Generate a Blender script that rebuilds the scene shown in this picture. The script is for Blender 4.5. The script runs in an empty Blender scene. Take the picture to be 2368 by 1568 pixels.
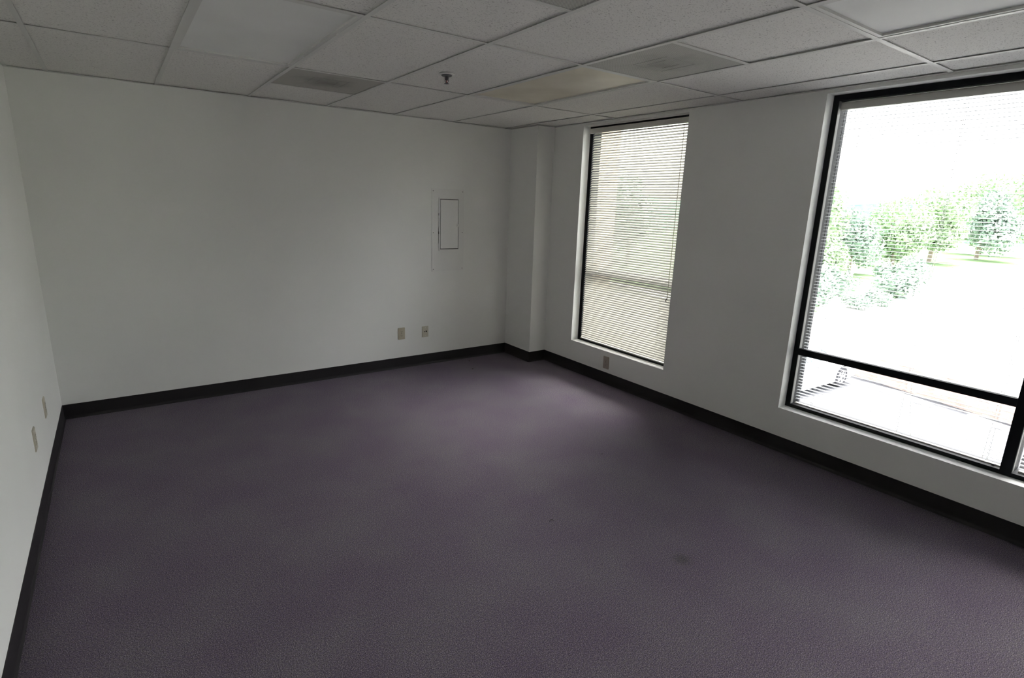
import bpy, bmesh, math, random
from mathutils import Vector, Matrix
random.seed(7)
S = bpy.context.scene
COL = S.collection
PI = math.pi

# ------------------------------------------------------------------ camera
F_PX = 1273.9175
R = Matrix(((0.8168629709, 0.1130758406, -0.5656401161),
            (-0.5759408195, 0.2143619401, -0.7888860064),
            (0.0320477644, 0.9701869989, 0.2402293235)))
cam_d = bpy.data.cameras.new('camera')
cam_d.sensor_width = 36.0
cam_d.sensor_fit = 'HORIZONTAL'
cam_d.lens = 36.0 * F_PX / 2368.0
cam_d.clip_start = 0.02
cam_d.clip_end = 600
cam = bpy.data.objects.new('camera', cam_d)
COL.objects.link(cam)
cam.matrix_world = Matrix.Translation((0.46681, -4.98989, 1.65986)) @ R.to_4x4()
S.camera = cam

# ------------------------------------------------------------------ light
world = bpy.data.worlds.new('sky')
S.world = world
world.use_nodes = True
wn = world.node_tree
wn.nodes.clear()
sky = wn.nodes.new('ShaderNodeTexSky')
sky.sky_type = 'NISHITA'
sky.sun_disc = False
sky.sun_elevation = math.radians(63.3)
sky.sun_rotation = math.radians(76)
sky.air_density = 1.0
sky.dust_density = 7.0
sky.ozone_density = 1.0
bgn = wn.nodes.new('ShaderNodeBackground')
bgn.inputs['Strength'].default_value = 0.92
wo = wn.nodes.new('ShaderNodeOutputWorld')
hz_ = wn.nodes.new('ShaderNodeHueSaturation')      # summer haze: a whitish sky
hz_.inputs['Saturation'].default_value = 0.3
hz_.inputs['Value'].default_value = 1.0
wn.links.new(sky.outputs[0], hz_.inputs['Color'])
tn_ = wn.nodes.new('ShaderNodeMixRGB')
tn_.blend_type = 'MULTIPLY'
tn_.inputs[0].default_value = 1.0
tn_.inputs[2].default_value = (1.0, 1.0, 0.985, 1)
wn.links.new(hz_.outputs[0], tn_.inputs[1])
wn.links.new(tn_.outputs[0], bgn.inputs['Color'])
wn.links.new(bgn.outputs[0], wo.inputs['Surface'])

sun_d = bpy.data.lights.new('sun', 'SUN')
sun_d.energy = 6.2
sun_d.angle = math.radians(22.0)      # a sun veiled by thin cloud
sun_d.color = (1.0, 0.985, 0.95)
sun = bpy.data.objects.new('sun', sun_d)
COL.objects.link(sun)
sun.rotation_euler = Vector((0.50, 0.12, 1.0)).to_track_quat('Z', 'Y').to_euler()
sun.location = (0, 0, 30)

S.view_settings.view_transform = 'Standard'
S.view_settings.look = 'None'
S.view_settings.exposure = 1.4
S.view_settings.gamma = 1.0
S.view_settings.use_curve_mapping = False
S.cycles.max_bounces = 12
S.cycles.diffuse_bounces = 8
S.cycles.transparent_max_bounces = 16

# ------------------------------------------------------------------ dims
W = 4.1536
H = 2.3973
T = 0.6096
GX, GY = 0.2118, 1.3008
FRONT = -6.7
BB = 0.1096
COLX, COLY = W - 0.2067, -0.4609
GZ = -3.8


# ------------------------------------------------------------------ materials
def mat(name, color, rough=0.8, metal=0.0, spec=0.5):
    m = bpy.data.materials.new(name)
    m.use_nodes = True
    b = m.node_tree.nodes['Principled BSDF']
    b.inputs['Base Color'].default_value = (*color, 1)
    b.inputs['Roughness'].default_value = rough
    b.inputs['Metallic'].default_value = metal
    b.inputs['Specular IOR Level'].default_value = spec
    return m


def nd(m, t):
    return m.node_tree.nodes.new(t)


def lk(m, a, b):
    m.node_tree.links.new(a, b)


def noise_col(m, scale, c0, c1, lo=0.35, hi=0.65, detail=2.0, coord='Object', rough=0.5):
    """colour varies between two colours with a noise"""
    tc = nd(m, 'ShaderNodeTexCoord')
    n = nd(m, 'ShaderNodeTexNoise')
    n.inputs['Scale'].default_value = scale
    n.inputs['Detail'].default_value = detail
    n.inputs['Roughness'].default_value = rough
    lk(m, tc.outputs[coord], n.inputs['Vector'])
    r = nd(m, 'ShaderNodeValToRGB')
    r.color_ramp.elements[0].position = lo
    r.color_ramp.elements[1].position = hi
    r.color_ramp.elements[0].color = (*c0, 1)
    r.color_ramp.elements[1].color = (*c1, 1)
    lk(m, n.outputs['Fac'], r.inputs['Fac'])
    return tc, n, r


def bump(m, height, strength, dist):
    b = nd(m, 'ShaderNodeBump')
    b.inputs['Strength'].default_value = strength
    b.inputs['Distance'].default_value = dist
    lk(m, height, b.inputs['Height'])
    lk(m, b.outputs['Normal'], m.node_tree.nodes['Principled BSDF'].inputs['Normal'])


def bsdf(m):
    return m.node_tree.nodes['Principled BSDF']


# wall paint: off-white with a light roller texture
M_wall = mat('wall_paint', (0.83, 0.82, 0.79), 0.62, spec=0.35)
tc, n, r = noise_col(M_wall, 1.3, (0.81, 0.815, 0.785), (0.84, 0.845, 0.815), detail=3)
lk(M_wall, r.outputs[0], bsdf(M_wall).inputs['Base Color'])
n2 = nd(M_wall, 'ShaderNodeTexNoise')
n2.inputs['Scale'].default_value = 160
n2.inputs['Detail'].default_value = 3
lk(M_wall, tc.outputs['Object'], n2.inputs['Vector'])
bump(M_wall, n2.outputs['Fac'], 0.18, 0.0015)

# mineral fibre tile
M_tile = mat('mineral_fibre', (0.74, 0.73, 0.70), 0.95, spec=0.1)
tc = nd(M_tile, 'ShaderNodeTexCoord')
geo = nd(M_tile, 'ShaderNodeNewGeometry')
mp = nd(M_tile, 'ShaderNodeMapping')
mp.inputs['Scale'].default_value = (1.0, 1.5, 1.0)
lk(M_tile, geo.outputs['Position'], mp.inputs['Vector'])
n1 = nd(M_tile, 'ShaderNodeTexNoise')
n1.inputs['Scale'].default_value = 125
n1.inputs['Detail'].default_value = 2
n1.inputs['Distortion'].default_value = 0.6
lk(M_tile, mp.outputs[0], n1.inputs['Vector'])
r1 = nd(M_tile, 'ShaderNodeValToRGB')
r1.color_ramp.elements[0].position = 0.31
r1.color_ramp.elements[0].color = (0.42, 0.41, 0.39, 1)
r1.color_ramp.elements[1].position = 0.41
r1.color_ramp.elements[1].color = (0.80, 0.79, 0.76, 1)
lk(M_tile, n1.outputs['Fac'], r1.inputs['Fac'])
lk(M_tile, r1.outputs[0], bsdf(M_tile).inputs['Base Color'])
bump(M_tile, n1.outputs['Fac'], 0.35, 0.002)

M_tee = mat('tee_enamel', (0.68, 0.68, 0.65), 0.5)
M_lens = mat('acrylic_lens', (0.80, 0.80, 0.77), 0.65, spec=0.25)
tc, n, r = noise_col(M_lens, 2.2, (0.79, 0.80, 0.78), (0.84, 0.85, 0.83), detail=2)
lk(M_lens, r.outputs[0], bsdf(M_lens).inputs['Base Color'])
M_lens_y = mat('yellowed_lens', (0.72, 0.67, 0.53), 0.4)
tc, n, r = noise_col(M_lens_y, 2.6, (0.66, 0.61, 0.48), (0.80, 0.755, 0.63), detail=2)
lk(M_lens_y, r.outputs[0], bsdf(M_lens_y).inputs['Base Color'])
M_dark = mat('dark_void', (0.03, 0.03, 0.03), 0.9)


def vent_mat(name, base, dirt):
    """perforated sheet: rows of small holes, dust gathered in the middle"""
    m = mat(name, base, 0.6)
    tc = nd(m, 'ShaderNodeTexCoord')
    sp = nd(m, 'ShaderNodeSeparateXYZ')
    lk(m, tc.outputs['Object'], sp.inputs[0])
    outs = []
    for ax in (0, 1):
        mu = nd(m, 'ShaderNodeMath'); mu.operation = 'MULTIPLY'
        mu.inputs[1].default_value = 2 * PI / 0.0065
        lk(m, sp.outputs[ax], mu.inputs[0])
        si = nd(m, 'ShaderNodeMath'); si.operation = 'SINE'
        lk(m, mu.outputs[0], si.inputs[0])
        outs.append(si)
    ad = nd(m, 'ShaderNodeMath'); ad.operation = 'MULTIPLY'
    lk(m, outs[0].outputs[0], ad.inputs[0]); lk(m, outs[1].outputs[0], ad.inputs[1])
    gt = nd(m, 'ShaderNodeMath'); gt.operation = 'GREATER_THAN'
    gt.inputs[1].default_value = 0.28
    lk(m, ad.outputs[0], gt.inputs[0])
    # dust: distance from the centre, broken up by noise
    ln = nd(m, 'ShaderNodeVectorMath'); ln.operation = 'LENGTH'
    lk(m, tc.outputs['Object'], ln.inputs[0])
    nz = nd(m, 'ShaderNodeTexNoise'); nz.inputs['Scale'].default_value = 7; nz.inputs['Detail'].default_value = 4
    lk(m, tc.outputs['Object'], nz.inputs['Vector'])
    a2 = nd(m, 'ShaderNodeMath'); a2.operation = 'MULTIPLY_ADD'
    a2.inputs[1].default_value = 0.35
    lk(m, nz.outputs['Fac'], a2.inputs[0]); lk(m, ln.outputs['Value'], a2.inputs[2])
    rr = nd(m, 'ShaderNodeValToRGB')
    rr.color_ramp.elements[0].position = 0.17
    rr.color_ramp.elements[0].color = (*dirt, 1)
    rr.color_ramp.elements[1].position = 0.40
    rr.color_ramp.elements[1].color = (*base, 1)
    lk(m, a2.outputs[0], rr.inputs['Fac'])
    mx = nd(m, 'ShaderNodeMixRGB')
    mx.inputs['Color2'].default_value = (0.09, 0.09, 0.08, 1)
    lk(m, gt.outputs[0], mx.inputs['Fac']); lk(m, rr.outputs[0], mx.inputs['Color1'])
    lk(m, mx.outputs[0], bsdf(m).inputs['Base Color'])
    return m


M_vent = vent_mat('perforated_vent', (0.56, 0.55, 0.50), (0.30, 0.285, 0.25))
M_vent2 = vent_mat('perforated_vent_b', (0.58, 0.58, 0.54), (0.36, 0.35, 0.32))

M_base = mat('rubber_base', (0.016, 0.014, 0.016), 0.5, spec=0.35)
# carpet
M_carpet = mat('carpet_pile', (0.1, 0.08, 0.1), 1.0, spec=0.05)
tc = nd(M_carpet, 'ShaderNodeTexCoord')
nf = nd(M_carpet, 'ShaderNodeTexNoise'); nf.inputs['Scale'].default_value = 270; nf.inputs['Detail'].default_value = 2
nf.inputs['Roughness'].default_value = 0.7
nc = nd(M_carpet, 'ShaderNodeTexNoise'); nc.inputs['Scale'].default_value = 90; nc.inputs['Detail'].default_value = 1
nl = nd(M_carpet, 'ShaderNodeTexNoise'); nl.inputs['Scale'].default_value = 2.6; nl.inputs['Detail'].default_value = 4
for q in (nf, nc, nl):
    lk(M_carpet, tc.outputs['Object'], q.inputs['Vector'])
rf = nd(M_carpet, 'ShaderNodeValToRGB')
e = rf.color_ramp.elements
e[0].position = 0.34; e[0].color = (0.045, 0.041, 0.049, 1)
e[1].position = 0.68; e[1].color = (0.325, 0.300, 0.330, 1)
x_ = rf.color_ramp.elements.new(0.5); x_.color = (0.120, 0.109, 0.126, 1)
lk(M_carpet, nf.outputs['Fac'], rf.inputs['Fac'])
rc = nd(M_carpet, 'ShaderNodeValToRGB')
rc.color_ramp.elements[0].position = 0.35; rc.color_ramp.elements[0].color = (0.90, 0.84, 0.96, 1)
rc.color_ramp.elements[1].position = 0.65; rc.color_ramp.elements[1].color = (1.06, 1.02, 0.98, 1)
lk(M_carpet, nc.outputs['Fac'], rc.inputs['Fac'])
m1 = nd(M_carpet, 'ShaderNodeMixRGB'); m1.blend_type = 'MULTIPLY'; m1.inputs[0].default_value = 1
lk(M_carpet, rf.outputs[0], m1.inputs[1]); lk(M_carpet, rc.outputs[0], m1.inputs[2])
rl = nd(M_carpet, 'ShaderNodeValToRGB')
rl.color_ramp.elements[0].position = 0.35; rl.color_ramp.elements[0].color = (0.93, 0.88, 0.96, 1)
rl.color_ramp.elements[1].position = 0.65; rl.color_ramp.elements[1].color = (1.04, 1.05, 1.04, 1)
lk(M_carpet, nl.outputs['Fac'], rl.inputs['Fac'])
m2 = nd(M_carpet, 'ShaderNodeMixRGB'); m2.blend_type = 'MULTIPLY'; m2.inputs[0].default_value = 1
lk(M_carpet, m1.outputs[0], m2.inputs[1]); lk(M_carpet, rl.outputs[0], m2.inputs[2])
# one small old stain on the pile
dv = nd(M_carpet, 'ShaderNodeVectorMath'); dv.operation = 'DISTANCE'
dv.inputs[1].default_value = (2.54, -3.58, 0.0)
lk(M_carpet, tc.outputs['Object'], dv.inputs[0])
rs = nd(M_carpet, 'ShaderNodeValToRGB')
rs.color_ramp.elements[0].position = 0.015; rs.color_ramp.elements[0].color = (0.74, 0.78, 0.70, 1)
rs.color_ramp.elements[1].position = 0.06; rs.color_ramp.elements[1].color = (1, 1, 1, 1)
lk(M_carpet, dv.outputs['Value'], rs.inputs['Fac'])
m3 = nd(M_carpet, 'ShaderNodeMixRGB'); m3.blend_type = 'MULTIPLY'; m3.inputs[0].default_value = 1
lk(M_carpet, m2.outputs[0], m3.inputs[1]); lk(M_carpet, rs.outputs[0], m3.inputs[2])
lk(M_carpet, m3.outputs[0], bsdf(M_carpet).inputs['Base Color'])
bump(M_carpet, nf.outputs['Fac'], 0.2, 0.003)

M_frame = mat('black_anodised', (0.007, 0.008, 0.011), 0.6, spec=0.12)
M_sheen_screw = mat('grey_sheen_screw', (0.22, 0.22, 0.215), 0.6)  # grey for the painted jamb sheen, shared by the panel screws
M_slat = mat('blind_slat_enamel', (0.74, 0.725, 0.675), 0.4)
M_slat2 = mat('blind_slat_grey_white', (0.50, 0.51, 0.53), 0.45)
M_head = mat('blind_rail_enamel', (0.62, 0.61, 0.56), 0.4)
M_cord = mat('cord', (0.72, 0.71, 0.68), 0.8)
M_wand = mat('clear_wand', (0.82, 0.80, 0.70), 0.2)
M_ivory = mat('ivory_plastic', (0.50, 0.46, 0.35), 0.45)
M_almond = mat('almond_plastic', (0.56, 0.53, 0.43), 0.45)
M_brownp = mat('tan_plastic', (0.40, 0.34, 0.29), 0.45)
M_slot = mat('slot_black', (0.02, 0.015, 0.012), 0.6)
M_panel = mat('panel_enamel', (0.80, 0.80, 0.775), 0.6, spec=0.35)
M_chrome = mat('dull_chrome', (0.10, 0.10, 0.11), 0.35, metal=0.6)
M_white = mat('white_metal', (0.72, 0.72, 0.70), 0.4)

M_glass = bpy.data.materials.new('window_glass')
M_glass.use_nodes = True
gt_ = M_glass.node_tree
gt_.nodes.clear()
o_ = gt_.nodes.new('ShaderNodeOutputMaterial')
tr = gt_.nodes.new('ShaderNodeBsdfTransparent')
tr.inputs[0].default_value = (0.98, 0.985, 0.98, 1)
gl = gt_.nodes.new('ShaderNodeBsdfGlossy')
gl.inputs['Roughness'].default_value = 0.02
fr = gt_.nodes.new('ShaderNodeFresnel')
fr.inputs[0].default_value = 1.3
mx = gt_.nodes.new('ShaderNodeMixShader')
gt_.links.new(fr.outputs[0], mx.inputs[0])
gt_.links.new(tr.outputs[0], mx.inputs[1])
gt_.links.new(gl.outputs[0], mx.inputs[2])
gt_.links.new(mx.outputs[0], o_.inputs['Surface'])


# ------------------------------------------------------------------ mesh helpers
class MB:
    def __init__(s):
        s.v, s.f = [], []

    def add(s, vs, fs):
        k = len(s.v)
        s.v += [tuple(p) for p in vs]
        s.f += [tuple(i + k for i in q) for q in fs]
        return s

    def box(s, x0, x1, y0, y1, z0, z1):
        vs = [(x, y, z) for z in (z0, z1) for y in (y0, y1) for x in (x0, x1)]
        return s.add(vs, [(0, 2, 3, 1), (4, 5, 7, 6), (0, 1, 5, 4), (2, 6, 7, 3), (0, 4, 6, 2), (1, 3, 7, 5)])

    def prism(s, poly, axis, a, b):
        """polygon in the two other axes, extruded along axis"""
        n = len(poly)

        def P(u, w, t):
            return {'x': (t, u, w), 'y': (u, t, w), 'z': (u, w, t)}[axis]
        vs = [P(u, w, a) for u, w in poly] + [P(u, w, b) for u, w in poly]
        fs = [tuple(range(n))[::-1], tuple(range(n, 2 * n))]
        fs += [(i, (i + 1) % n, n + (i + 1) % n, n + i) for i in range(n)]
        return s.add(vs, fs)

    def tube(s, pts, rad, n=8):
        """swept tube along points; rad float or list"""
        pts = [Vector(p) for p in pts]
        rr = rad if isinstance(rad, (list, tuple)) else [rad] * len(pts)
        vs, fs = [], []
        for i, p in enumerate(pts):
            d = (pts[min(i + 1, len(pts) - 1)] - pts[max(i - 1, 0)]).normalized()
            up = Vector((0, 0, 1)) if abs(d.z) < 0.9 else Vector((1, 0, 0))
            a = d.cross(up).normalized(); b = d.cross(a)
            for k in range(n):
                t = 2 * PI * k / n
                vs.append(p + a * math.cos(t) * rr[i] + b * math.sin(t) * rr[i])
        m = len(pts)
        for i in range(m - 1):
            for k in range(n):
                k2 = (k + 1) % n
                fs.append((i * n + k, i * n + k2, (i + 1) * n + k2, (i + 1) * n + k))
        fs.append(tuple(range(n))[::-1]); fs.append(tuple((m - 1) * n + k for k in range(n)))
        return s.add(vs, fs)

    def lathe(s, prof, n=20, c=(0, 0, 0), axis='z'):
        """prof list of (r, h)"""
        vs, fs = [], []
        for r_, h in prof:
            for k in range(n):
                t = 2 * PI * k / n
                a, b = r_ * math.cos(t), r_ * math.sin(t)
                p = {'z': (a, b, h), 'y': (a, h, b), 'x': (h, a, b)}[axis]
                vs.append((p[0] + c[0], p[1] + c[1], p[2] + c[2]))
        for i in range(len(prof) - 1):
            for k in range(n):
                k2 = (k + 1) % n
                fs.append((i * n + k, i * n + k2, (i + 1) * n + k2, (i + 1) * n + k))
        fs.append(tuple(range(n))[::-1]); fs.append(tuple((len(prof) - 1) * n + k for k in range(n)))
        return s.add(vs, fs)

    def mesh(s, name, m, smooth=False):
        me = bpy.data.meshes.new(name)
        me.from_pydata(s.v, [], s.f)
        bm = bmesh.new(); bm.from_mesh(me)
        bmesh.ops.recalc_face_normals(bm, faces=bm.faces)
        bm.to_mesh(me); bm.free()
        if m: me.materials.append(m)
        if smooth:
            for p in me.polygons: p.use_smooth = True
        me.update()
        return me

    def obj(s, name, m, parent=None, loc=None, smooth=False, bevel=0):
        o = bpy.data.objects.new(name, s.mesh(name, m, smooth))
        COL.objects.link(o)
        if parent: o.parent = parent
        if loc: o.location = loc
        if bevel:
            b = o.modifiers.new('bevel', 'BEVEL'); b.width = bevel; b.segments = 2; b.limit_method = 'ANGLE'
        return o


def struct(o, label=None):
    o['kind'] = 'structure'
    if label: o['label'] = label
    return o


def tag(o, label, cat, group=None, kind=None):
    o['label'] = label; o['category'] = cat
    if group: o['group'] = group
    if kind: o['kind'] = kind
    return o


def empty(name, loc=(0, 0, 0), rz=0.0):
    o = bpy.data.objects.new(name, None)
    o.empty_display_size = 0.1
    COL.objects.link(o); o.location = loc; o.rotation_euler = (0, 0, rz)
    return o


def inst(name, me, parent, loc=(0, 0, 0), scale=None, rot=None):
    o = bpy.data.objects.new(name, me)
    COL.objects.link(o)
    if parent: o.parent = parent
    o.location = loc
    if scale: o.scale = scale
    if rot: o.rotation_euler = rot
    return o


# ================================================================== ROOM SHELL
WT = 0.24                      # thickness of the window wall
TOP = 2.95
Z1, Z2 = 0.315, 2.375          # window sill and head
W1a, W1b = -0.887, -2.077      # first window, far and near jamb
W2a, W2b = -3.104, -5.20       # second window; unseen near end set short to dim the left wall

floor = struct(MB().box(0, W, FRONT, 0, -0.12, 0.0).obj('floor', M_carpet), 'speckled grey and purple commercial carpet')
struct(MB().box(-0.15, W + WT, 0, 0.2, GZ, TOP).obj('wall_back', M_wall), 'long off-white painted wall with electrical panel')
struct(MB().box(-0.15, 0, FRONT, 0, -0.12, TOP).obj('wall_left', M_wall), 'off-white painted wall at the left edge')
struct(MB().box(-0.15, W + WT, FRONT - 0.15, FRONT, GZ, TOP).obj('wall_front', M_wall), 'off-white wall behind the camera')
mb = MB()
x0, x1 = W, W + WT
mb.box(x0, x1, W1a, 0, Z1, Z2)
mb.box(x0, x1, W2a, W1b, Z1, Z2)
mb.box(x0, x1, FRONT, W2b, Z1, Z2)
mb.box(x0, x1, FRONT, 0, GZ, Z1)
mb.box(x0, x1, FRONT, 0, Z2, TOP)
struct(mb.obj('wall_right', M_wall), 'off-white wall with two tall windows')
struct(MB().box(COLX, W, COLY, 0, 0, H).obj('wall_column', M_wall), 'off-white boxed column in the far corner')
struct(MB().box(-0.6, W + 0.35, FRONT - 0.6, 0.6, TOP, TOP + 0.3).obj('light_stop_slab', mat('concrete', (0.45, 0.44, 0.42))),  # unseen cover, added so no light leaks through the tile gaps
       'unseen slab added above the hung ceiling to block light')


# baseboards, rubber cove profile: (offset from wall, height)
def cove(sign=1):
    return [(0, 0), (0.012, 0), (0.012, 0.002), (0.006, 0.009), (0.0035, 0.02), (0.0035, BB - 0.002), (0.0025, BB), (0, BB)]


def base(name, p0, p1, nrm, label):
    """base along wall from p0 to p1, nrm the inward normal"""
    prof = cove()
    vs = []
    for p in (p0, p1):
        for d, h in prof:
            vs.append((p[0] + nrm[0] * d, p[1] + nrm[1] * d, h))
    n = len(prof)
    fs = [tuple(range(n)), tuple(range(n, 2 * n))[::-1]]
    fs += [(i, (i + 1) % n, n + (i + 1) % n, n + i) for i in range(n)]
    return struct(MB().add(vs, fs).obj(name, M_base), label)


base('baseboard_back', (0, 0), (COLX, 0), (0, -1), 'black rubber base along the back wall')
base('baseboard_left', (0, FRONT), (0, 0), (1, 0), 'black rubber base along the left wall')
base('baseboard_column', (COLX, 0), (COLX, COLY - 0.003), (-1, 0), 'black rubber base on the left face of the column')
base('baseboard_column_front', (COLX - 0.003, COLY), (W, COLY), (0, -1), 'black rubber base on the near face of the column')
base('baseboard_right', (W, COLY), (W, FRONT), (-1, 0), 'black rubber base along the window wall')
base('baseboard_front', (0, FRONT), (W, FRONT), (0, 1), 'black rubber base behind the camera')

# ================================================================== CEILING
ceiling = empty('ceiling')
struct(ceiling, 'hung ceiling of white mineral tiles in a metal grid')
TW = 0.024
xl = [GX + T * i for i in range(7)]
xs = [0.0] + xl + [W]
ys = [0.0] + [-(GY + 2 * T * j) for j in range(5)] + [FRONT]
for x in xl:
    MB().box(x - TW / 2, x + TW / 2, FRONT, 0, H, H + 0.0014).box(x - 0.0012, x + 0.0012, FRONT, 0, H + 0.0014, H + 0.035).obj(
        'main_tee', M_tee, ceiling)
extra = {(3, 0): [-(GY - T)], (5, 2): [-(GY + 3 * T)], (3, 2): [-(GY + 3 * T)]}
cells = {}
for i in range(len(xs) - 1):
    for j in range(len(ys) - 1):
        seg = [ys[j]] + extra.get((i, j), []) + [ys[j + 1]]
        cells[(i, j)] = [(seg[k], seg[k + 1]) for k in range(len(seg) - 1)]
        tees = (extra.get((i, j), []) + ([ys[j + 1]] if j < len(ys) - 2 else []))
        xa = xs[i] + (TW / 2 if i else 0); xb = xs[i + 1] - (TW / 2 if i < len(xs) - 2 else 0)
        for y in tees:
            MB().box(xa, xb, y - TW / 2, y + TW / 2, H + 0.0003, H + 0.0016).box(
                xa, xb, y - 0.0012, y + 0.0012, H + 0.0016, H + 0.03).obj('cross_tee', M_tee, ceiling)
LIGHTS = {(2, 1, 0), (5, 1, 0), (5, 3, 0), (2, 3, 0)}
VENTS = {(3, 0, 1), (5, 2, 0), (3, 2, 1)}
for (i, j), segs in cells.items():
    for k, (ya, yb) in enumerate(segs):
        if (i, j, k) in LIGHTS or (i, j, k) in VENTS: continue
        g = 0.0045
        xa = xs[i] + (g if i else 0.001); xb = xs[i + 1] - (g if i < len(xs) - 2 else 0.001)
        y1_ = ya - (g if j or k else 0.001); y0_ = yb + (g if yb > FRONT + 0.01 else 0.001)
        dz = random.uniform(0.0050, 0.0085)
        cx_, cy_ = (xa + xb) / 2, (y0_ + y1_) / 2
        o = MB().box(xa - cx_, xb - cx_, y0_ - cy_, y1_ - cy_, 0, 0.014).obj('ceiling_tile', M_tile, ceiling, (cx_, cy_, H + dz))
        o.rotation_euler = (random.uniform(-1, 1) * 0.0008, random.uniform(-1, 1) * 0.0008, 0)
# wall angle: an L along every wall, its lower leg seen from the room
ang = 0.022


def angle(poly, label=None):
    o = MB().box(*poly).obj('wall_angle', M_tee, ceiling)
    return o


for (a, b, c, d) in ((0, COLX, -ang, 0), (COLX - ang, COLX, COLY, -ang), (COLX - ang, W, COLY - ang, COLY),
                     (W - ang, W, FRONT + ang, COLY - ang), (0, ang, FRONT, -ang), (ang, W, FRONT, FRONT + ang)):
    angle((a, b, c, d, H - 0.0016, H + 0.0002))


# ================================================================== CEILING LIGHTS
def light(x_a, x_b, y_a, y_b, lens, label, latch=False, sag=0.0):
    cx, cy = (x_a + x_b) / 2, (y_a + y_b) / 2
    t = empty('ceiling_light', (cx, cy, H + 0.0016))
    tag(t, label, 'light', 'recessed ceiling lights')
    hx, hy = (x_b - x_a) / 2 - 0.004, abs(y_a - y_b) / 2 - 0.004
    w = 0.026
    fr_ = MB()
    lo, hi = 0.0004, 0.012
    # bevelled door frame, deeper towards the lens
    for (a, b, c, d) in ((-hx, hx, -hy, -hy + w), (-hx, hx, hy - w, hy)):
        fr_.box(a, b, c, d, lo, hi)
    for (a, b, c, d) in ((-hx, -hx + w, -hy + w, hy - w), (hx - w, hx, -hy + w, hy - w)):
        fr_.box(a, b, c, d, lo, hi)
    fr_.obj('door_frame', M_tee, t)
    # shallow housing above
    hb = MB()
    hb.box(-hx + w, hx - w, -hy + w, hy - w, 0.075, 0.08)
    for (a, b, c, d) in ((-hx + w - 0.002, -hx + w, -hy + w, hy - w), (hx - w, hx - w + 0.002, -hy + w, hy - w),
                         (-hx + w, hx - w, -hy + w - 0.002, -hy + w), (-hx + w, hx - w, hy - w, hy - w + 0.002)):
        hb.box(a, b, c, d, 0.012, 0.08)
    hb.obj('housing', M_white, t)
    # lens: a thin sheet on the frame, slightly sagging
    n = 10
    vs, fs = [], []
    for s_ in (0, 1):
        for a in range(n + 1):
            for b in range(n + 1):
                u, v = a / n * 2 - 1, b / n * 2 - 1
                z = 0.0105 - sag * (1 - u * u) * (1 - v * v) + s_ * 0.003
                vs.append((u * (hx - w + 0.004) * 1.0, v * (hy - w + 0.004), z))
    q = (n + 1) ** 2
    for a in range(n):
        for b in range(n):
            i0 = a * (n + 1) + b
            fs.append((i0, i0 + 1, i0 + n + 2, i0 + n + 1))
            fs.append((q + i0, q + i0 + n + 1, q + i0 + n + 2, q + i0 + 1))
    MB().add(vs, fs).obj('lens', lens, t, smooth=True)
    if latch:
        for yy in (-hy * 0.45, hy * 0.5):
            MB().box(hx - 0.012, hx - 0.004, yy - 0.012, yy + 0.012, -0.002, 0.001).obj('latch', M_white, t)
    return t


light(xl[1], xl[2], ys[1], ys[2], M_lens,
      'unlit flat white ceiling light left of the smudged vent by the back wall', latch=True)
light(xl[4], xl[5], ys[1], ys[2], M_lens_y, 'unlit ceiling light with a yellowed cream lens, near the first window', sag=0.004)
light(xl[4], xl[5], ys[3], ys[4], M_lens, 'unlit bright white ceiling light above the large window', latch=True, sag=0.002)


# ================================================================== CEILING VENTS
def vent(xa, xb, ya, yb, m, label):
    cx, cy = (xa + xb) / 2, (ya + yb) / 2
    t = empty('ceiling_vent', (cx, cy, H + 0.0018))
    tag(t, label, 'vent', 'perforated ceiling vents')
    h = (xb - xa) / 2 - 0.004
    w = 0.014
    f = MB()
    f.box(-h, h, -h, -h + w, 0, 0.004).box(-h, h, h - w, h, 0, 0.004)
    f.box(-h, -h + w, -h + w, h - w, 0, 0.004).box(h - w, h, -h + w, h - w, 0, 0.004)
    f.obj('vent_frame', m, t)
    MB().box(-h + w, h - w, -h + w, h - w, 0.0012, 0.0025).obj('perforated_face', m, t)
    # faint square deflector pressed into the face
    s = 0.11
    g = MB()
    for k, s in enumerate((0.115, 0.062)):
        e_ = 0.004
        g.box(-s, s, -s, -s + e_, 0.0004, 0.0012).box(-s, s, s - e_, s, 0.0004, 0.0012)
        g.box(-s, -s + e_, -s, s, 0.0004, 0.0012).box(s - e_, s, -s, s, 0.0004, 0.0012)
    g.obj('deflector_edge', m, t)
    MB().box(-h, h, -h, h, 0.03, 0.15).obj('duct_box', M_dark, t)
    return t


vent(xl[2], xl[3], -(GY - T), ys[1], M_vent, 'dusty perforated ceiling vent nearest the back wall, left of the sprinkler')
vent(xl[4], xl[5], ys[2], -(GY + 3 * T), M_vent2, 'smudged perforated vent at the end of the yellowed ceiling light')
vent(xl[2], xl[3], -(GY + 3 * T), ys[3], M_vent2, 'perforated vent of which only a corner shows at the top edge')

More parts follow.
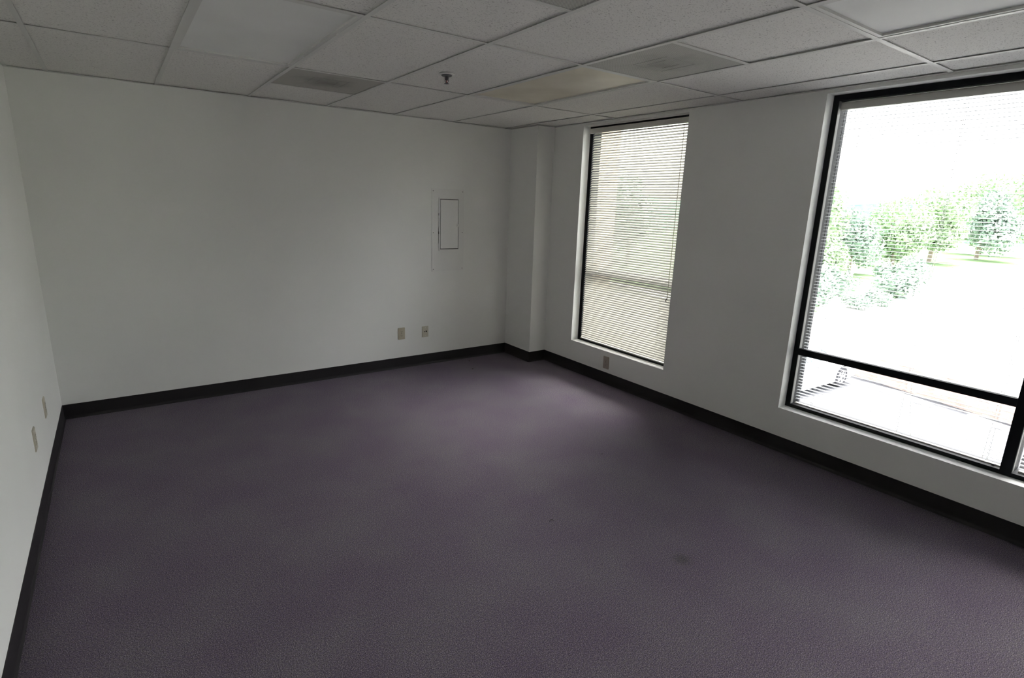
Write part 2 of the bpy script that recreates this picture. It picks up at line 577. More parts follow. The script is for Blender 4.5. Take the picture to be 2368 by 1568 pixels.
# ================================================================== SPRINKLER
sp = empty('fire_sprinkler', (2.205, -1.80, H + 0.002))
tag(sp, 'small dark metal fire sprinkler hanging from a ceiling tile', 'sprinkler')
MB().lathe([(0.047, 0.0), (0.047, -0.002), (0.040, -0.005), (0.030, -0.006)], 28).obj('escutcheon', M_white, sp, smooth=False)
MB().lathe([(0.031, -0.0055), (0.033, -0.008), (0.028, -0.013), (0.013, -0.015)], 24).obj('cup', M_chrome, sp)
MB().lathe([(0.012, -0.014), (0.012, -0.030), (0.009, -0.033), (0.006, -0.036)], 14).obj('body', M_chrome, sp)
a_ = MB()
for s in (-1, 1):
    a_.tube([(s * 0.010, 0, -0.030), (s * 0.012, 0, -0.038), (s * 0.008, 0, -0.046), (s * 0.002, 0, -0.051)], 0.0022, 6)
a_.obj('frame_arms', M_chrome, sp)
d_ = MB().lathe([(0.004, -0.050), (0.015, -0.053), (0.016, -0.0545), (0.004, -0.055)], 16)
d_.obj('deflector', M_chrome, sp)
MB().tube([(0, 0, -0.035), (0, 0, -0.050)], 0.0026, 8).obj('bulb', mat('glass_bulb', (0.35, 0.05, 0.04), 0.1), sp)

# ================================================================== WINDOWS
REC = 0.088


def rect_frame(mb, y0, y1, z0, z1, wy, wz0, wz1, xa, xb):
    """four bars, y0<y1"""
    mb.box(xa, xb, y0, y1, z0, z0 + wz0)
    mb.box(xa, xb, y0, y1, z1 - wz1, z1)
    mb.box(xa, xb, y0, y0 + wy, z0 + wz0, z1 - wz1)
    mb.box(xa, xb, y1 - wy, y1, z0 + wz0, z1 - wz1)


# window 1
xf = W + REC
w1 = struct(empty('window_1', (0, 0, 0)), 'narrow window with closed-down blinds')
f = MB(); rect_frame(f, W1b, W1a, Z1, Z2, 0.042, 0.038, 0.042, xf, xf + 0.11); f.obj('window_frame', M_frame, w1)
MB().box(xf + 0.012, xf + 0.09, W1b + 0.042, W1a - 0.042, 1.00, 1.052).obj('transom_bar', M_frame, w1)
for za, zb in ((Z1 + 0.038, 1.0), (1.052, Z2 - 0.042)):
    MB().box(xf + 0.055, xf + 0.061, W1b + 0.042, W1a - 0.042, za, zb).obj('pane', M_glass, w1)

# window 2
w2 = struct(empty('window_2', (0, 0, 0)), 'large window with open blinds and black frame')
MU0, MU1 = -4.306, -4.356
f = MB(); rect_frame(f, W2b, W2a, Z1 - 0.002, Z2, 0.034, 0.026, 0.036, xf, xf + 0.13); f.obj('window_frame', M_frame, w2)
MB().box(xf - 0.004, xf + 0.13, MU1, MU0, Z1 + 0.018, Z2 - 0.036).obj('mullion', M_frame, w2)
for ya, yb in ((MU0, W2a - 0.034), (W2b + 0.034, MU1)):
    MB().box(xf - 0.008, xf + 0.022, ya, yb, 0.700, 0.745).obj('transom_bar', M_frame, w2)
    MB().box(xf + 0.092, xf + 0.098, ya, yb, Z1 + 0.018, Z2 - 0.036).obj('pane', M_glass, w2)
# daylight sheen on the black jambs, painted as grey strips beside the slats
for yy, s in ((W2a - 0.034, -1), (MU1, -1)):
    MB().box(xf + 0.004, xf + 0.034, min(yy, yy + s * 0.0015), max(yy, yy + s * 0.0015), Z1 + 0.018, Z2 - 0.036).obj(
        'jamb_sheen', M_sheen_screw, w2)


# ================================================================== BLINDS
def slat_mesh(L, tilt, name, mt=None):
    """crowned 25 mm slat, length along y, tilt>0 raises the outer edge"""
    n = 5
    ch, cam_h, th = 0.0254, 0.0022, 0.00035
    pts = []
    for k in range(n):
        u = (k / (n - 1) - 0.5) * ch
        z = cam_h * (1 - (2 * u / ch) ** 2)
        pts.append((u, z))
    c, s = math.cos(tilt), math.sin(tilt)
    rot = [(u * c - z * s, u * s + z * c) for u, z in pts]
    rot2 = [(u * c - (z - th) * s, u * s + (z - th) * c) for u, z in pts]
    poly = rot + rot2[::-1]
    m = MB()
    vs = [(u, -L / 2, z) for u, z in poly] + [(u, L / 2, z) for u, z in poly]
    q = len(poly)
    fs = [(i, (i + 1) % q, q + (i + 1) % q, q + i) for i in range(q)]
    fs += [(i, i + 1, q - 2 - i, q - 1 - i) for i in range(n - 1)]
    fs += [(q + i + 1, q + i, 2 * q - 1 - i, 2 * q - 2 - i) for i in range(n - 1)]
    me = m.add(vs, fs).mesh(name, mt or M_slat)
    return me


def blind(xc, ya, yb, ztop, head_h, zbot, tilt, label, cords, pitch=0.0214, head_ext=0.0, mt=None):
    L = abs(ya - yb); yc = (ya + yb) / 2
    t = empty('window_blind', (xc, yc, zbot))
    tag(t, label, 'blind', 'horizontal slat blinds')
    hz = ztop - zbot
    h = MB().prism([(-0.013, hz - head_h), (-0.0165, hz - head_h + 0.004), (-0.0165, hz - 0.004), (-0.014, hz), (0.013, hz),
                    (0.013, hz - head_h)], 'y', -L / 2 - 0.004, L / 2 + 0.004 + head_ext)
    h.obj('headrail', M_head, t)
    MB().prism([(-0.011, 0.0), (-0.013, 0.004), (-0.011, 0.010), (0.011, 0.010), (0.013, 0.004), (0.011, 0.0)], 'y',
               -L / 2, L / 2).obj('bottom_rail', M_head, t)
    z = hz - head_h - 0.012
    zs = []
    while z > 0.020:
        zs.append(z); z -= pitch
    me = slat_mesh(L, tilt, 'slat', mt)
    for z in zs:
        inst('slat', me, t, (0, random.uniform(-0.0012, 0.0012), z), rot=(random.uniform(-1, 1) * 0.0004, random.gauss(0, 0.012), 0))
    for cy in cords:
        m = MB()
        for dx in (-0.0135, 0.0135):
            m.box(dx - 0.0004, dx + 0.0004, cy - yc - 0.0004, cy - yc + 0.0004, 0.005, hz - head_h)
        m.box(-0.0007, 0.0007, cy - yc - 0.0027, cy - yc - 0.0013, 0.005, hz - head_h)
        m.obj('ladder_cord', M_cord, t)
        MB().lathe([(0.004, -0.003), (0.006, 0.0), (0.006, 0.003)], 10, (-0.012, cy - yc, 0.004), 'x').obj('cord_button', M_cord, t)
    return t, hz


b1, hz = blind(W + 0.060, -0.973, -2.062, 2.352, 0.042, 0.349, math.radians(42),
               'cream slat blind hanging over the narrow window, tilted nearly shut', (-1.126, -1.52, -1.93), head_ext=0.045)
wd = MB().tube([(-0.022, -0.4955, hz - 0.05), (-0.022, -0.4955, hz - 1.45)], 0.0032, 6)
wd.obj('tilt_wand', M_wand, b1)
MB().tube([(-0.022, -0.4955, hz - 1.43), (-0.026, -0.490, hz - 1.44), (-0.026, -0.486, hz - 1.455), (-0.022, -0.492, hz - 1.465)],
          0.0035, 6).obj('wand_tip', M_slot, b1)
b2, hz2 = blind(xf + 0.052, W2a - 0.044, MU0 + 0.003, 2.335, 0.044, 0.336, math.radians(0.0),
                'white slat blind hanging fully open in the large window', (-3.262, -3.785, -4.235), head_ext=0.026, mt=M_slat2)
b3, hz3 = blind(xf + 0.052, MU1 - 0.018, W2b + 0.036, 2.335, 0.044, 0.338, math.radians(28),
                'white slat blind right of the black mullion, cut by the right edge', (-4.49, -4.78, -5.07), mt=M_slat2)
# loose lift cords of the open blind
yc2 = b2.location.y
MB().tube([(0.018, -3.790 - yc2, hz2 - 0.05), (0.019, -3.792 - yc2, 0.55), (0.020, -3.797 - yc2, 0.40), (0.018, -3.835 - yc2, 0.12),
           (0.016, -3.86 - yc2, 0.012)], 0.0012, 5).obj('lift_cord', M_cord, b2)
MB().tube([(0.018, -4.222 - yc2, hz2 - 0.05), (0.019, -4.222 - yc2, 0.50), (0.018, -4.215 - yc2, 0.2), (0.016, -4.21 - yc2, 0.012)],
          0.0012, 5).obj('lift_cord', M_cord, b2)
MB().box(-0.02, 0.008, -4.275 - yc2, -4.262 - yc2, -0.004, 0.012).obj('rail_clip', M_chrome, b2)
MB().box(-0.016, -0.008, -0.005 - 0.5585, 0.006 - 0.5585, hz2 - 0.052, hz2 - 0.03).obj('rail_clip', M_chrome, b2)


# ================================================================== OUTLETS
def rounded(w, h, r=0.004, n=4):
    pts = []
    for cx, cy, a0 in ((w / 2 - r, h / 2 - r, 0), (-w / 2 + r, h / 2 - r, 90), (-w / 2 + r, -h / 2 + r, 180), (w / 2 - r, -h / 2 + r, 270)):
        for k in range(n + 1):
            a = math.radians(a0 + 90 * k / n)
            pts.append((cx + r * math.cos(a), cy + r * math.sin(a)))
    return pts


def plate_root(loc, wall, label, cat, name, group=None):
    rz = {'back': 0.0, 'right': -PI / 2, 'left': PI / 2}[wall]
    t = empty(name, loc, rz)
    tag(t, label, cat, group)
    return t


def outlet(loc, wall, m, label):
    """duplex receptacle; local x along the wall, -y into the room"""
    t = plate_root(loc, wall, label, 'outlet', 'wall_outlet', 'duplex wall outlets')
    w, h = 0.073, 0.119
    MB().prism(rounded(w, h), 'y', -0.0045, 0.0).prism(rounded(w - 0.008, h - 0.008), 'y', -0.0062, -0.0045).obj('cover_plate', m, t)
    for s in (-1, 1):
        zc = s * 0.0195
        pl = []
        for k in range(24):
            a = 2 * PI * k / 24
            pl.append((0.0172 * math.cos(a), max(-0.0135, min(0.0135, 0.0172 * math.sin(a))) + zc))
        r_ = MB().prism(pl, 'y', -0.0085, -0.0060).obj('receptacle', m, t)
        sl = MB()
        sl.box(-0.0075, -0.0055, -0.0088, -0.0084, zc - 0.001, zc + 0.0075)
        sl.box(0.0055, 0.0075, -0.0088, -0.0084, zc - 0.0005, zc + 0.0065)
        sl.lathe([(0.0026, -0.0088), (0.0026, -0.0084)], 10, (0, 0, zc - 0.0075), 'y')
        sl.obj('slot', M_slot, r_)
    MB().lathe([(0.0032, -0.0072), (0.0036, -0.0062)], 12, (0, 0, 0), 'y').obj('screw', M_chrome, t)
    return t


outlet((2.683, 0, 0.355), 'back', M_ivory, 'beige duplex outlet low on the back wall, left of the jack plate')
outlet((W, -1.405, 0.206), 'right', M_brownp, 'tan duplex outlet under the narrow window')
outlet((0, -0.880, 0.386), 'left', M_almond, 'almond duplex outlet on the left wall, nearer the corner')
outlet((0, -1.421, 0.390), 'left', M_almond, 'almond duplex outlet on the left wall, farther from the corner')
j = plate_root((2.9445, 0, 0.348), 'back', 'beige two-jack cable plate low on the back wall, right of the outlet', 'wall plate', 'jack_plate')
MB().prism(rounded(0.070, 0.114), 'y', -0.0045, 0.0).prism(rounded(0.062, 0.106), 'y', -0.0065, -0.0045).obj('cover_plate', M_almond, j)
MB().lathe([(0.0048, -0.0075), (0.0052, -0.0060)], 14, (-0.011, 0, 0.001), 'y').obj('jack', M_slot, j)
MB().lathe([(0.0072, -0.0105), (0.0078, -0.0060)], 14, (0.010, 0, 0.003), 'y').obj('jack', M_slot, j)
for z in (-0.041, 0.041):
    MB().lathe([(0.003, -0.0072), (0.0034, -0.0062)], 10, (0, 0, z), 'y').obj('screw', M_white, j)

# ================================================================== ELECTRICAL PANEL
ep = empty('electrical_panel', (3.205, 0, 1.365))
tag(ep, 'flush electrical panel painted white on the back wall near the corner', 'panel')
hw, hh = 0.181, 0.405
pm = MB()
dw, dh0, dh1 = 0.105, -0.185, 0.308        # door opening relative to the centre
dx = 0.012
pm.box(-hw, dx - dw, -0.004, 0, -hh, hh).box(dx + dw, hw, -0.004, 0, -hh, hh)
pm.box(dx - dw, dx + dw, -0.004, 0, -hh, dh0).box(dx - dw, dx + dw, -0.004, 0, dh1, hh)
pm.obj('cover_plate', M_panel, ep)
# raised lip round the door
lp = MB()
for (a, b, c, d) in ((dx - dw - 0.012, dx + dw + 0.008, dh1, dh1 + 0.012), (dx - dw - 0.012, dx + dw + 0.008, dh0 - 0.012, dh0),
                     (dx - dw - 0.012, dx - dw, dh0, dh1), (dx + dw, dx + dw + 0.008, dh0, dh1)):
    lp.box(a, b, -0.011, -0.004, c, d)
lp.obj('door_lip', M_panel, ep)
dr = MB().box(dx - dw + 0.007, dx + dw - 0.006, -0.010, -0.001, dh0 + 0.008, dh1 - 0.007).obj('door', M_panel, ep)
MB().box(dx - dw, dx + dw, -0.0012, -0.0002, dh0, dh1).obj('door_gap', mat('gap_grey', (0.16, 0.16, 0.15)), ep)
MB().box(dx + dw - 0.022, dx + dw + 0.012, -0.0150, -0.0098, 0.040, 0.064).box(dx + dw - 0.014, dx + dw - 0.002, -0.018, -0.015, 0.045, 0.059).obj(
    'latch', M_panel, dr)
for z in (0.16, -0.02):
    MB().tube([(dx - dw - 0.014, -0.010, z - 0.012), (dx - dw - 0.014, -0.010, z + 0.012)], 0.003, 8).obj('hinge', M_chrome, ep)
for sx in (-1, 1):
    for z in (hh - 0.022, -0.02, -hh + 0.022):
        MB().lathe([(0.0040, -0.0058), (0.0048, -0.0040)], 12, (sx * (hw - 0.016), 0, z), 'y').obj('screw', M_sheen_screw, ep)
# paint crack beside the door: a narrow chipped groove
MB().prism([(dx - dw - 0.0165, -0.13), (dx - dw - 0.0145, -0.12), (dx - dw - 0.0140, 0.02), (dx - dw - 0.0160, 0.05), (dx - dw - 0.0180, 0.0),
            (dx - dw - 0.0172, -0.08)], 'y', -0.0047, -0.0041).obj('paint_chip', M_slot, ep)

# ================================================================== SPECKS ON THE CARPET
for (x, y, r_, lb) in ((3.400, -0.130, 0.010, 'tiny black crumb on the carpet close to the back wall'),
                       (3.286, -0.386, 0.012, 'small black crumb on the carpet, second from the back wall')):
    m = MB()
    n = 7
    pf = [(r_ * 0.8, 0.0005), (r_, 0.003), (r_ * 0.55, 0.006)]
    m.lathe(pf, n)
    o = m.obj('carpet_crumb', M_slot, None, (x, y, 0.0)); o.scale = (1.2, 0.8, 1); o.rotation_euler.z = random.uniform(0, 3)
    tag(o, lb, 'debris')
o = MB().tube([(-0.012, 0, 0.001), (-0.004, 0.004, 0.006), (0.006, 0.003, 0.006), (0.013, -0.004, 0.001)], 0.0016, 5).obj(
    'carpet_thread', M_slot, None, (2.210, -2.978, 0))
tag(o, 'short curled dark thread on the open carpet', 'debris')
o = MB().tube([(-0.010, 0, 0.001), (0.0, 0.003, 0.004), (0.010, 0.001, 0.001)], 0.0016, 5).obj('carpet_thread', M_slot, None, (3.024, -2.529, 0))
tag(o, 'short dark thread on the carpet below the wall between the windows', 'debris')

# ================================================================== OUTSIDE
M_asph = mat('asphalt', (0.30, 0.30, 0.31), 0.95)
tc, n, r = noise_col(M_asph, 6, (0.050, 0.053, 0.060), (0.072, 0.075, 0.082), detail=5)
lk(M_asph, r.outputs[0], bsdf(M_asph).inputs['Base Color'])
M_conc = mat('pale_concrete', (0.62, 0.61, 0.58), 0.9)
tc, n, r = noise_col(M_conc, 2, (0.40, 0.395, 0.375), (0.46, 0.455, 0.435), detail=4)
lk(M_conc, r.outputs[0], bsdf(M_conc).inputs['Base Color'])
M_lawn = mat('dry_lawn', (0.30, 0.36, 0.22), 1.0, spec=0.0)
tc, n, r = noise_col(M_lawn, 1.2, (0.085, 0.14, 0.065), (0.13, 0.18, 0.095), detail=6)
lk(M_lawn, r.outputs[0], bsdf(M_lawn).inputs['Base Color'])
M_ridge = mat('ridge_woods', (0.33, 0.40, 0.31), 1.0, spec=0.0)
tc, n, r = noise_col(M_ridge, 0.25, (0.07, 0.15, 0.095), (0.11, 0.20, 0.13), detail=6)
lk(M_ridge, r.outputs[0], bsdf(M_ridge).inputs['Base Color'])
M_line = mat('road_paint', (0.78, 0.78, 0.76), 0.8)
M_stucco = mat('tan_stucco', (0.52, 0.42, 0.31), 0.95)
tc, n, r = noise_col(M_stucco, 3, (0.40, 0.31, 0.215), (0.45, 0.35, 0.25), detail=5)
lk(M_stucco, r.outputs[0], bsdf(M_stucco).inputs['Base Color'])
n2 = nd(M_stucco, 'ShaderNodeTexNoise'); n2.inputs['Scale'].default_value = 60
bump(M_stucco, n2.outputs['Fac'], 0.4, 0.01)

struct(MB().box(W + WT, 21.2, -45, 40, GZ - 0.3, GZ).obj('parking_lot', M_asph), 'grey asphalt parking lot below the windows')
SL = 0.236
YZ = -2.97


def wx(y):  # x of the front face of the brick wall
    return 20.2 + SL * y


# pale concrete yard behind the low brick wall
struct(MB().prism([(wx(-45) + 0.3, -45), (120, -45), (120, 60), (wx(40) + 0.3, 40)], 'z', GZ - 0.3, YZ).obj('concrete_yard', M_conc),
       'pale sunlit concrete yard beyond the brick wall')
struct(MB().prism([(25.4, 8.4), (27.7, 7.8), (31.4, 9.4), (34.0, 9.75), (32.1, 7.7), (34.1, 7.4), (39.5, 8.2), (47.9, 10.7), (57.2, 12.6), (68, 13.9),
                   (78.5, 11.5), (119, 7), (119, 60), (25.4, 60)], 'z', -3.0, YZ + 0.04).obj('lawn', M_lawn), 'pale green lawn under the trees')

struct(MB().box(-300, 500, -400, 400, -4.6, -4.3).obj('far_ground', M_lawn), 'pale ground running to the horizon')
# distant wooded ridge
rd = random.Random(5)
vs, fs = [], []
NR = 60
for i in range(NR + 1):
    a = math.radians(-30 + 110 * i / NR)
    hgt = 9.5 + 2.5 * math.sin(i * 0.31) + rd.uniform(-0.6, 0.6)
    for (rad, z) in ((170, -4.4), (178, -4.4 + hgt * 0.8), (190, -4.4 + hgt + 1.0), (230, -4.4)):
        vs.append((rad * math.cos(a), rad * math.sin(a), z))
for i in range(NR):
    for k in range(3):
        b0 = i * 4 + k
        fs.append((b0, b0 + 1, b0 + 5, b0 + 4))
struct(MB().add(vs, fs).obj('wooded_ridge', M_ridge), 'low grey-green wooded ridge on the horizon')

# brick wall with real bricks, capped
bw = empty('brick_wall', (0, 0, GZ))
tag(bw, 'low pinkish brick wall behind the parking stalls', 'wall')
M_brick = mat('brick', (0.46, 0.33, 0.28), 0.9)
tc, n, r = noise_col(M_brick, 2.5, (0.36, 0.27, 0.235), (0.50, 0.39, 0.35), detail=5)
lk(M_brick, r.outputs[0], bsdf(M_brick).inputs['Base Color'])
M_mort = mat('mortar', (0.48, 0.44, 0.41), 0.95)
ca = math.atan2(1, SL)
HB = 0.80
ux, uy = SL / math.hypot(SL, 1), 1 / math.hypot(SL, 1)
px_, py_ = -uy, ux   # faces the building


def bwpt(s, off, z):
    return (wx(0) + ux * s - px_ * off, uy * s - py_ * off, z)


def bwbox(m, s0, s1, o0, o1, z0, z1):
    vs = [bwpt(s, o, z) for z in (z0, z1) for o in (o0, o1) for s in (s0, s1)]
    m.add(vs, [(0, 2, 3, 1), (4, 5, 7, 6), (0, 1, 5, 4), (2, 6, 7, 3), (0, 4, 6, 2), (1, 3, 7, 5)])


m = MB(); bwbox(m, -14, 16, 0.012, 0.3, 0, HB); m.obj('mortar_core', M_mort, bw)
m = MB()
rows = 10
for r_ in range(rows):
    z = r_ * HB / rows
    s = -9.0 + (0.11 if r_ % 2 else 0)
    while s < 9:
        o = random.uniform(0, 0.004)
        bwbox(m, s, s + 0.21, o, 0.02, z + 0.005, z + HB / rows - 0.006)
        s += 0.222
bo = m.obj('brick_courses', M_brick, bw); bo['kind'] = 'stuff'
m = MB(); bwbox(m, -14, 16, -0.03, 0.34, HB, HB + 0.06); m.obj('coping', M_conc, bw)

# wheel stops
ws_mesh = MB().prism([(-0.09, 0), (0.09, 0), (0.07, 0.12), (-0.07, 0.12)], 'y', -0.95, 0.95).mesh('wheel_stop', M_conc)
for i, (cx, cy, lb) in enumerate(((19.75, 1.22, 'pale concrete wheel stop in the empty stall beside the white car'),
                                  (19.20, -1.55, 'pale concrete wheel stop in the stall cut by the black mullion'),
                                  (20.55, 3.9, 'pale concrete wheel stop in front of the white car'))):
    o = inst('wheel_stop', ws_mesh, None, (cx, cy, GZ), rot=(0, 0, -math.atan(SL)))
    tag(o, lb, 'wheel stop', 'concrete wheel stops')
# stall lines
for k, (xa, ya, xb, yb) in enumerate(((14.6, 2.55, 20.0, 2.25), (14.4, 0.05, 19.5, -0.12), (14.2, -2.5, 19.0, -2.6), (15, 5.1, 20.6, 4.8),
                                      (14.0, -5.0, 18.4, -5.1))):
    d = Vector((xb - xa, yb - ya)).normalized(); nn = Vector((-d.y, d.x)) * 0.055
    vs = [(xa + nn.x, ya + nn.y), (xb + nn.x, yb + nn.y), (xb - nn.x, yb - nn.y), (xa - nn.x, ya - nn.y)]
    o = MB().prism(vs, 'z', GZ, GZ + 0.004).obj('stall_line', M_line)
    struct(o, 'white painted parking stall line')

# ---- stucco wing of the same building, seen through the narrow window
wing = empty('stucco_wing', (0, 0, 0))
tag(wing, 'tan stucco building wing outside the narrow window', 'building')
MB().box(W + WT, 6.78, 1.2, 9.0, GZ, 6.5).obj('stucco_wall', M_stucco, wing)
MB().box(W + WT, 6.86, 1.12, 9.08, 6.5, 6.75).obj('cornice', M_conc, wing)
MB().box(W + WT, 6.80, 1.18, 9.02, -0.35, -0.2).obj('string_course', M_stucco, wing)

# ---- white car
M_carp = mat('car_paint_white', (0.82, 0.82, 0.82), 0.25)
M_tyre = mat('tyre', (0.03, 0.03, 0.035), 0.85)
M_rim = mat('alloy', (0.55, 0.56, 0.58), 0.35, metal=0.7)
M_cgl = mat('car_glass', (0.10, 0.14, 0.16), 0.08)
M_lamp = mat('lamp_lens', (0.7, 0.72, 0.75), 0.1)
car = empty('car', (17.85, 3.62, GZ), math.radians(-2.5))
tag(car, 'white parked car at the left edge of the large window, nose to the brick wall', 'car')
# side profile (x forward), stations of the body shell
wb_f, wb_r = 1.32, -1.32
low = [(-2.15, 0.55), (-2.2, 0.75), (-2.15, 0.98), (-1.75, 1.04), (-0.6, 1.0), (0.75, 0.98), (1.35, 0.93), (1.9, 0.82), (2.15, 0.68), (2.2, 0.5),
       (2.15, 0.28)]


def arch(c, r_=0.37, n=9):
    return [(c + r_ * math.cos(math.pi * k / (n - 1)), max(0.22, 0.33 + r_ * math.sin(math.pi * k / (n - 1)))) for k in range(n)]


poly = low + [(wb_f + 0.40, 0.22)] + arch(wb_f) + [(wb_f - 0.40, 0.22), (wb_r + 0.40, 0.22)] + arch(wb_r) + [(wb_r - 0.40, 0.22), (-2.12, 0.28)]
nb = len(poly)
vs, fs = [], []
secs = [(-0.86, 0.94), (-0.89, 1.0), (-0.86, 1.0), (0.86, 1.0), (0.89, 1.0), (0.86, 0.94)]
for (yy, sc) in ((-0.80, 0.97), (-0.90, 1.0), (0.90, 1.0), (0.80, 0.97)):
    pass
for yy, sc, dz in ((-0.90, 0.985, -0.03), (-0.80, 1.0, 0.02), (0.0, 1.02, 0.04), (0.80, 1.0, 0.02), (0.90, 0.985, -0.03)):
    for (x, z) in poly:
        vs.append((x * sc, yy, z + (dz if z > 0.7 else 0)))
for k in range(4):
    for i in range(nb):
        i2 = (i + 1) % nb
        fs.append((k * nb + i, k * nb + i2, (k + 1) * nb + i2, (k + 1) * nb + i))
fs.append(tuple(range(nb))); fs.append(tuple(range(4 * nb, 5 * nb))[::-1])
MB().add(vs, fs).obj('body', M_carp, car, smooth=False)
cab = [(-1.95, 1.0), (-1.45, 1.38), (-0.7, 1.46), (0.15, 1.42), (0.95, 0.98)]
vs, fs = [], []
for yy, s_ in ((-0.80, 0), (-0.64, 1), (0.64, 1), (0.80, 0)):
    pass
lo_ = [(-1.95, 1.0), (0.98, 0.97)]
vs = [(-1.95, -0.82, 1.0), (0.98, -0.82, 0.96), (0.98, 0.82, 0.96), (-1.95, 0.82, 1.0),
      (-1.40, -0.64, 1.40), (0.10, -0.64, 1.42), (0.10, 0.64, 1.42), (-1.40, 0.64, 1.40)]
fs = [(0, 1, 5, 4), (1, 2, 6, 5), (2, 3, 7, 6), (3, 0, 4, 7), (4, 5, 6, 7)]
MB().add(vs, fs + [(0, 3, 2, 1)]).obj('glasshouse', M_cgl, car)
MB().prism([(-1.55, 1.385), (-1.30, 1.46), (-0.5, 1.48), (0.0, 1.455), (0.20, 1.40), (0.10, 1.40), (-1.40, 1.38)], 'y', -0.66, 0.66).obj('roof', M_carp, car)
for s in (-1, 1):
    for (xa, za, xb, zb) in ((0.98, 0.97, 0.10, 1.42), (-0.42, 1.0, -0.45, 1.42), (-1.95, 1.0, -1.40, 1.40)):
        MB().tube([(xa, s * 0.825, za), (xb, s * 0.65, zb)], 0.035, 6).obj('pillar', M_carp, car)
    MB().box(0.72, 0.90, min(s * 0.86, s * 1.0), max(s * 0.86, s * 1.0), 0.97, 1.09).obj('mirror', M_carp, car)
    MB().box(1.98, 2.16, min(s * 0.55, s * 0.86), max(s * 0.55, s * 0.86), 0.60, 0.74).obj('headlight', M_lamp, car)
    for cxw in (wb_f, wb_r):
        w_ = MB().lathe([(0.20, s * 0.70), (0.31, s * 0.70), (0.335, s * 0.73), (0.335, s * 0.88), (0.31, s * 0.905), (0.23, s * 0.905), (0.22, s * 0.88)],
                        28, (cxw, 0, 0.335), 'y').obj('wheel', M_tyre, car)
        rm = MB().lathe([(0.225, s * 0.86), (0.225, s * 0.90), (0.205, s * 0.90), (0.20, s * 0.87)], 28, (cxw, 0, 0.335), 'y')
        rm.lathe([(0.04, s * 0.87), (0.04, s * 0.905), (0.01, s * 0.905)], 12, (cxw, 0, 0.335), 'y')
        for q in range(5):
            a = 2 * PI * q / 5
            ca_, sa_ = math.cos(a), math.sin(a)
            vs = []
            for yy in (s * 0.875, s * 0.90):
                for rr_, hw_ in ((0.02, 0.028), (0.215, 0.045)):
                    for t_ in (-1, 1):
                        vs.append((cxw + ca_ * rr_ - sa_ * hw_ * t_, yy, 0.335 + sa_ * rr_ + ca_ * hw_ * t_))
            rm.add(vs, [(0, 1, 3, 2), (4, 6, 7, 5), (0, 2, 6, 4), (1, 5, 7, 3), (0, 4, 5, 1), (2, 3, 7, 6)])
        rm.obj('rim', M_rim, w_)

# ---- trees and shrubs
M_bark = mat('bark', (0.22, 0.18, 0.14), 0.95)


def leaf_mat(name, c0, c1):
    m = mat(name, c0, 0.7)
    tc, n, r = noise_col(m, 0.8, c0, c1, detail=4)
    lk(m, r.outputs[0], bsdf(m).inputs['Base Color'])
    return m


L_a = leaf_mat('leaf_hazed', (0.20, 0.29, 0.17), (0.30, 0.39, 0.24))  # both leaf greens paled: haze put into the colour
L_b = leaf_mat('leaf_grey_green', (0.18, 0.25, 0.205), (0.27, 0.34, 0.28))


def foliage(n, rx, rz, zc, leaf, seed, lumps=9):
    rnd = random.Random(seed)
    cs = []
    for k in range(lumps):
        a = rnd.uniform(0, 2 * PI); q = rnd.uniform(0.2, 0.75); h = rnd.uniform(-0.7, 0.8)
        cs.append((math.cos(a) * q * rx, math.sin(a) * q * rx, zc + h * rz, rnd.uniform(0.35, 0.6) * rx))
    m = MB()
    for i in range(n):
        c = rnd.choice(cs)
        v = Vector((rnd.gauss(0, 1), rnd.gauss(0, 1), rnd.gauss(0, 1))).normalized()
        p = Vector(c[:3]) + v * c[3] * rnd.uniform(0.55, 1.05)
        a = Vector((rnd.gauss(0, 1), rnd.gauss(0, 1), rnd.gauss(0, 1))).normalized()
        b = a.cross(v).normalized() if a.cross(v).length > 0.1 else Vector((1, 0, 0))
        s = leaf * rnd.uniform(0.6, 1.3)
        m.add([p - a * s, p - b * s * 0.5, p + a * s, p + b * s * 0.5], [(0, 1, 2, 3)])
    return m


def trunk(h, r_, seed):
    rnd = random.Random(seed)
    m = MB()
    m.tube([(0, 0, 0), (0.05, 0.03, h * 0.4), (0.0, 0.1, h * 0.8)], [r_, r_ * 0.75, r_ * 0.35], 8)
    for k in range(5):
        a = k * 1.3 + rnd.uniform(0, 0.5); z = h * (0.35 + 0.08 * k)
        m.tube([(0.03, 0.05, z), (math.cos(a) * h * 0.14, math.sin(a) * h * 0.14, z + h * 0.15),
                (math.cos(a) * h * 0.24, math.sin(a) * h * 0.24, z + h * 0.32)], [r_ * 0.4, r_ * 0.25, r_ * 0.08], 6)
    return m


protos = []
for k in range(3):
    fm = foliage(6500, 3.0, 2.5, 3.7, 0.20, 30 + k, 12).mesh('foliage', L_a if k != 1 else L_b)
    tm = trunk(6.0, 0.20, k).mesh('trunk', M_bark)
    protos.append((tm, fm))


def tree(x, y, s, k, label, rz):
    t = empty('tree', (x, y, YZ + 0.04), rz)
    tag(t, label, 'tree', 'trees beyond the parking lot')
    inst('trunk', protos[k][0], t, scale=(s, s, s))
    o = inst('foliage', protos[k][1], t, scale=(s, s, s)); o['kind'] = 'stuff'
    return t


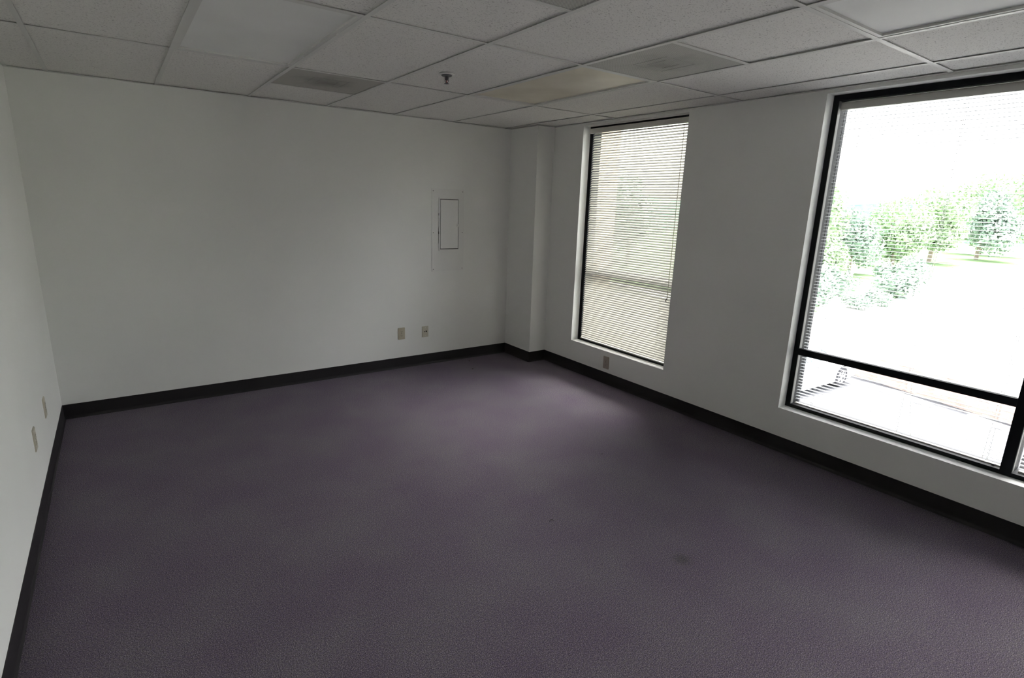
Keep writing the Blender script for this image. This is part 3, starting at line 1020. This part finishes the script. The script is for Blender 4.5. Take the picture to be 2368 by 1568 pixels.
tree(42.0, 16.4, 0.95, 0, 'tall pale green tree, its crown rising highest against the sky', 0.3)
tree(31.0, 12.6, 0.55, 1, 'grey-green tree behind the leftmost slat ends of the large window', 1.1)
tree(38.0, 13.2, 0.60, 2, 'small leafy tree left of the pale yard', 2.0)
tree(47.0, 15.0, 0.75, 1, 'grey-green tree near the middle of the large window', 0.8)
tree(57.0, 15.8, 0.85, 0, 'dense pale green tree beyond the end of the yard', 3.6)
tree(68.0, 16.6, 1.05, 2, 'broad green tree right of the middle of the large window', 4.2)
tree(80.0, 16.0, 1.15, 1, 'grey-green tree far off toward the right edge of the window', 5.0)
tree(92.0, 19.0, 1.40, 0, 'wide far tree with the freshest green, at the right edge', 0.5)
tree(52.0, 21.5, 0.95, 2, 'tree standing in the second row behind the tall pale tree', 1.9)
tree(36.0, 28.0, 1.05, 1, 'grey-green tree seen through the right side of the narrow window', 2.6)
sh_m = foliage(2200, 1.0, 0.5, 0.7, 0.09, 77, 8).mesh('foliage', L_b)
for i, (x, y, s, lb) in enumerate(((29.5, 8.9, 1.2, 'low grey-green shrub at the left end of the lawn'),
                                   (30.6, 7.3, 0.7, 'small dark shrub at the tip of the lawn'),
                                   (32.4, 7.2, 0.8, 'small shrub right of the one at the lawn tip'),
                                   (37.5, 8.4, 1.4, 'rounded shrub halfway along the lawn edge'),
                                   (45.5, 10.8, 1.6, 'rounded shrub near the far end of the lawn edge'),
                                   (33.5, 9.9, 1.5, 'large rounded shrub beneath the small leafy tree'),
                                   (26.5, 8.6, 1.3, 'grey-green shrub beside the slat ends'))):
    o = inst('shrub', sh_m, None, (x, y, YZ + 0.03), scale=(s, s, s * 0.9), rot=(0, 0, i * 1.3))
    tag(o, lb, 'shrub', 'shrubs along the lawn')

# yellow sign far right
sg = empty('street_sign', (42.0, 3.72, YZ), 0)
tag(sg, 'small pale yellow sign at the right edge, beyond the yard', 'sign')
MB().tube([(0, 0, 0), (0, 0, 2.0)], 0.04, 8).obj('pole', M_rim, sg)
MB().box(-0.02, 0.02, -0.45, 0.45, 0.9, 1.9).obj('sign_board', mat('sign_yellow', (0.85, 0.70, 0.25), 0.6), sg)
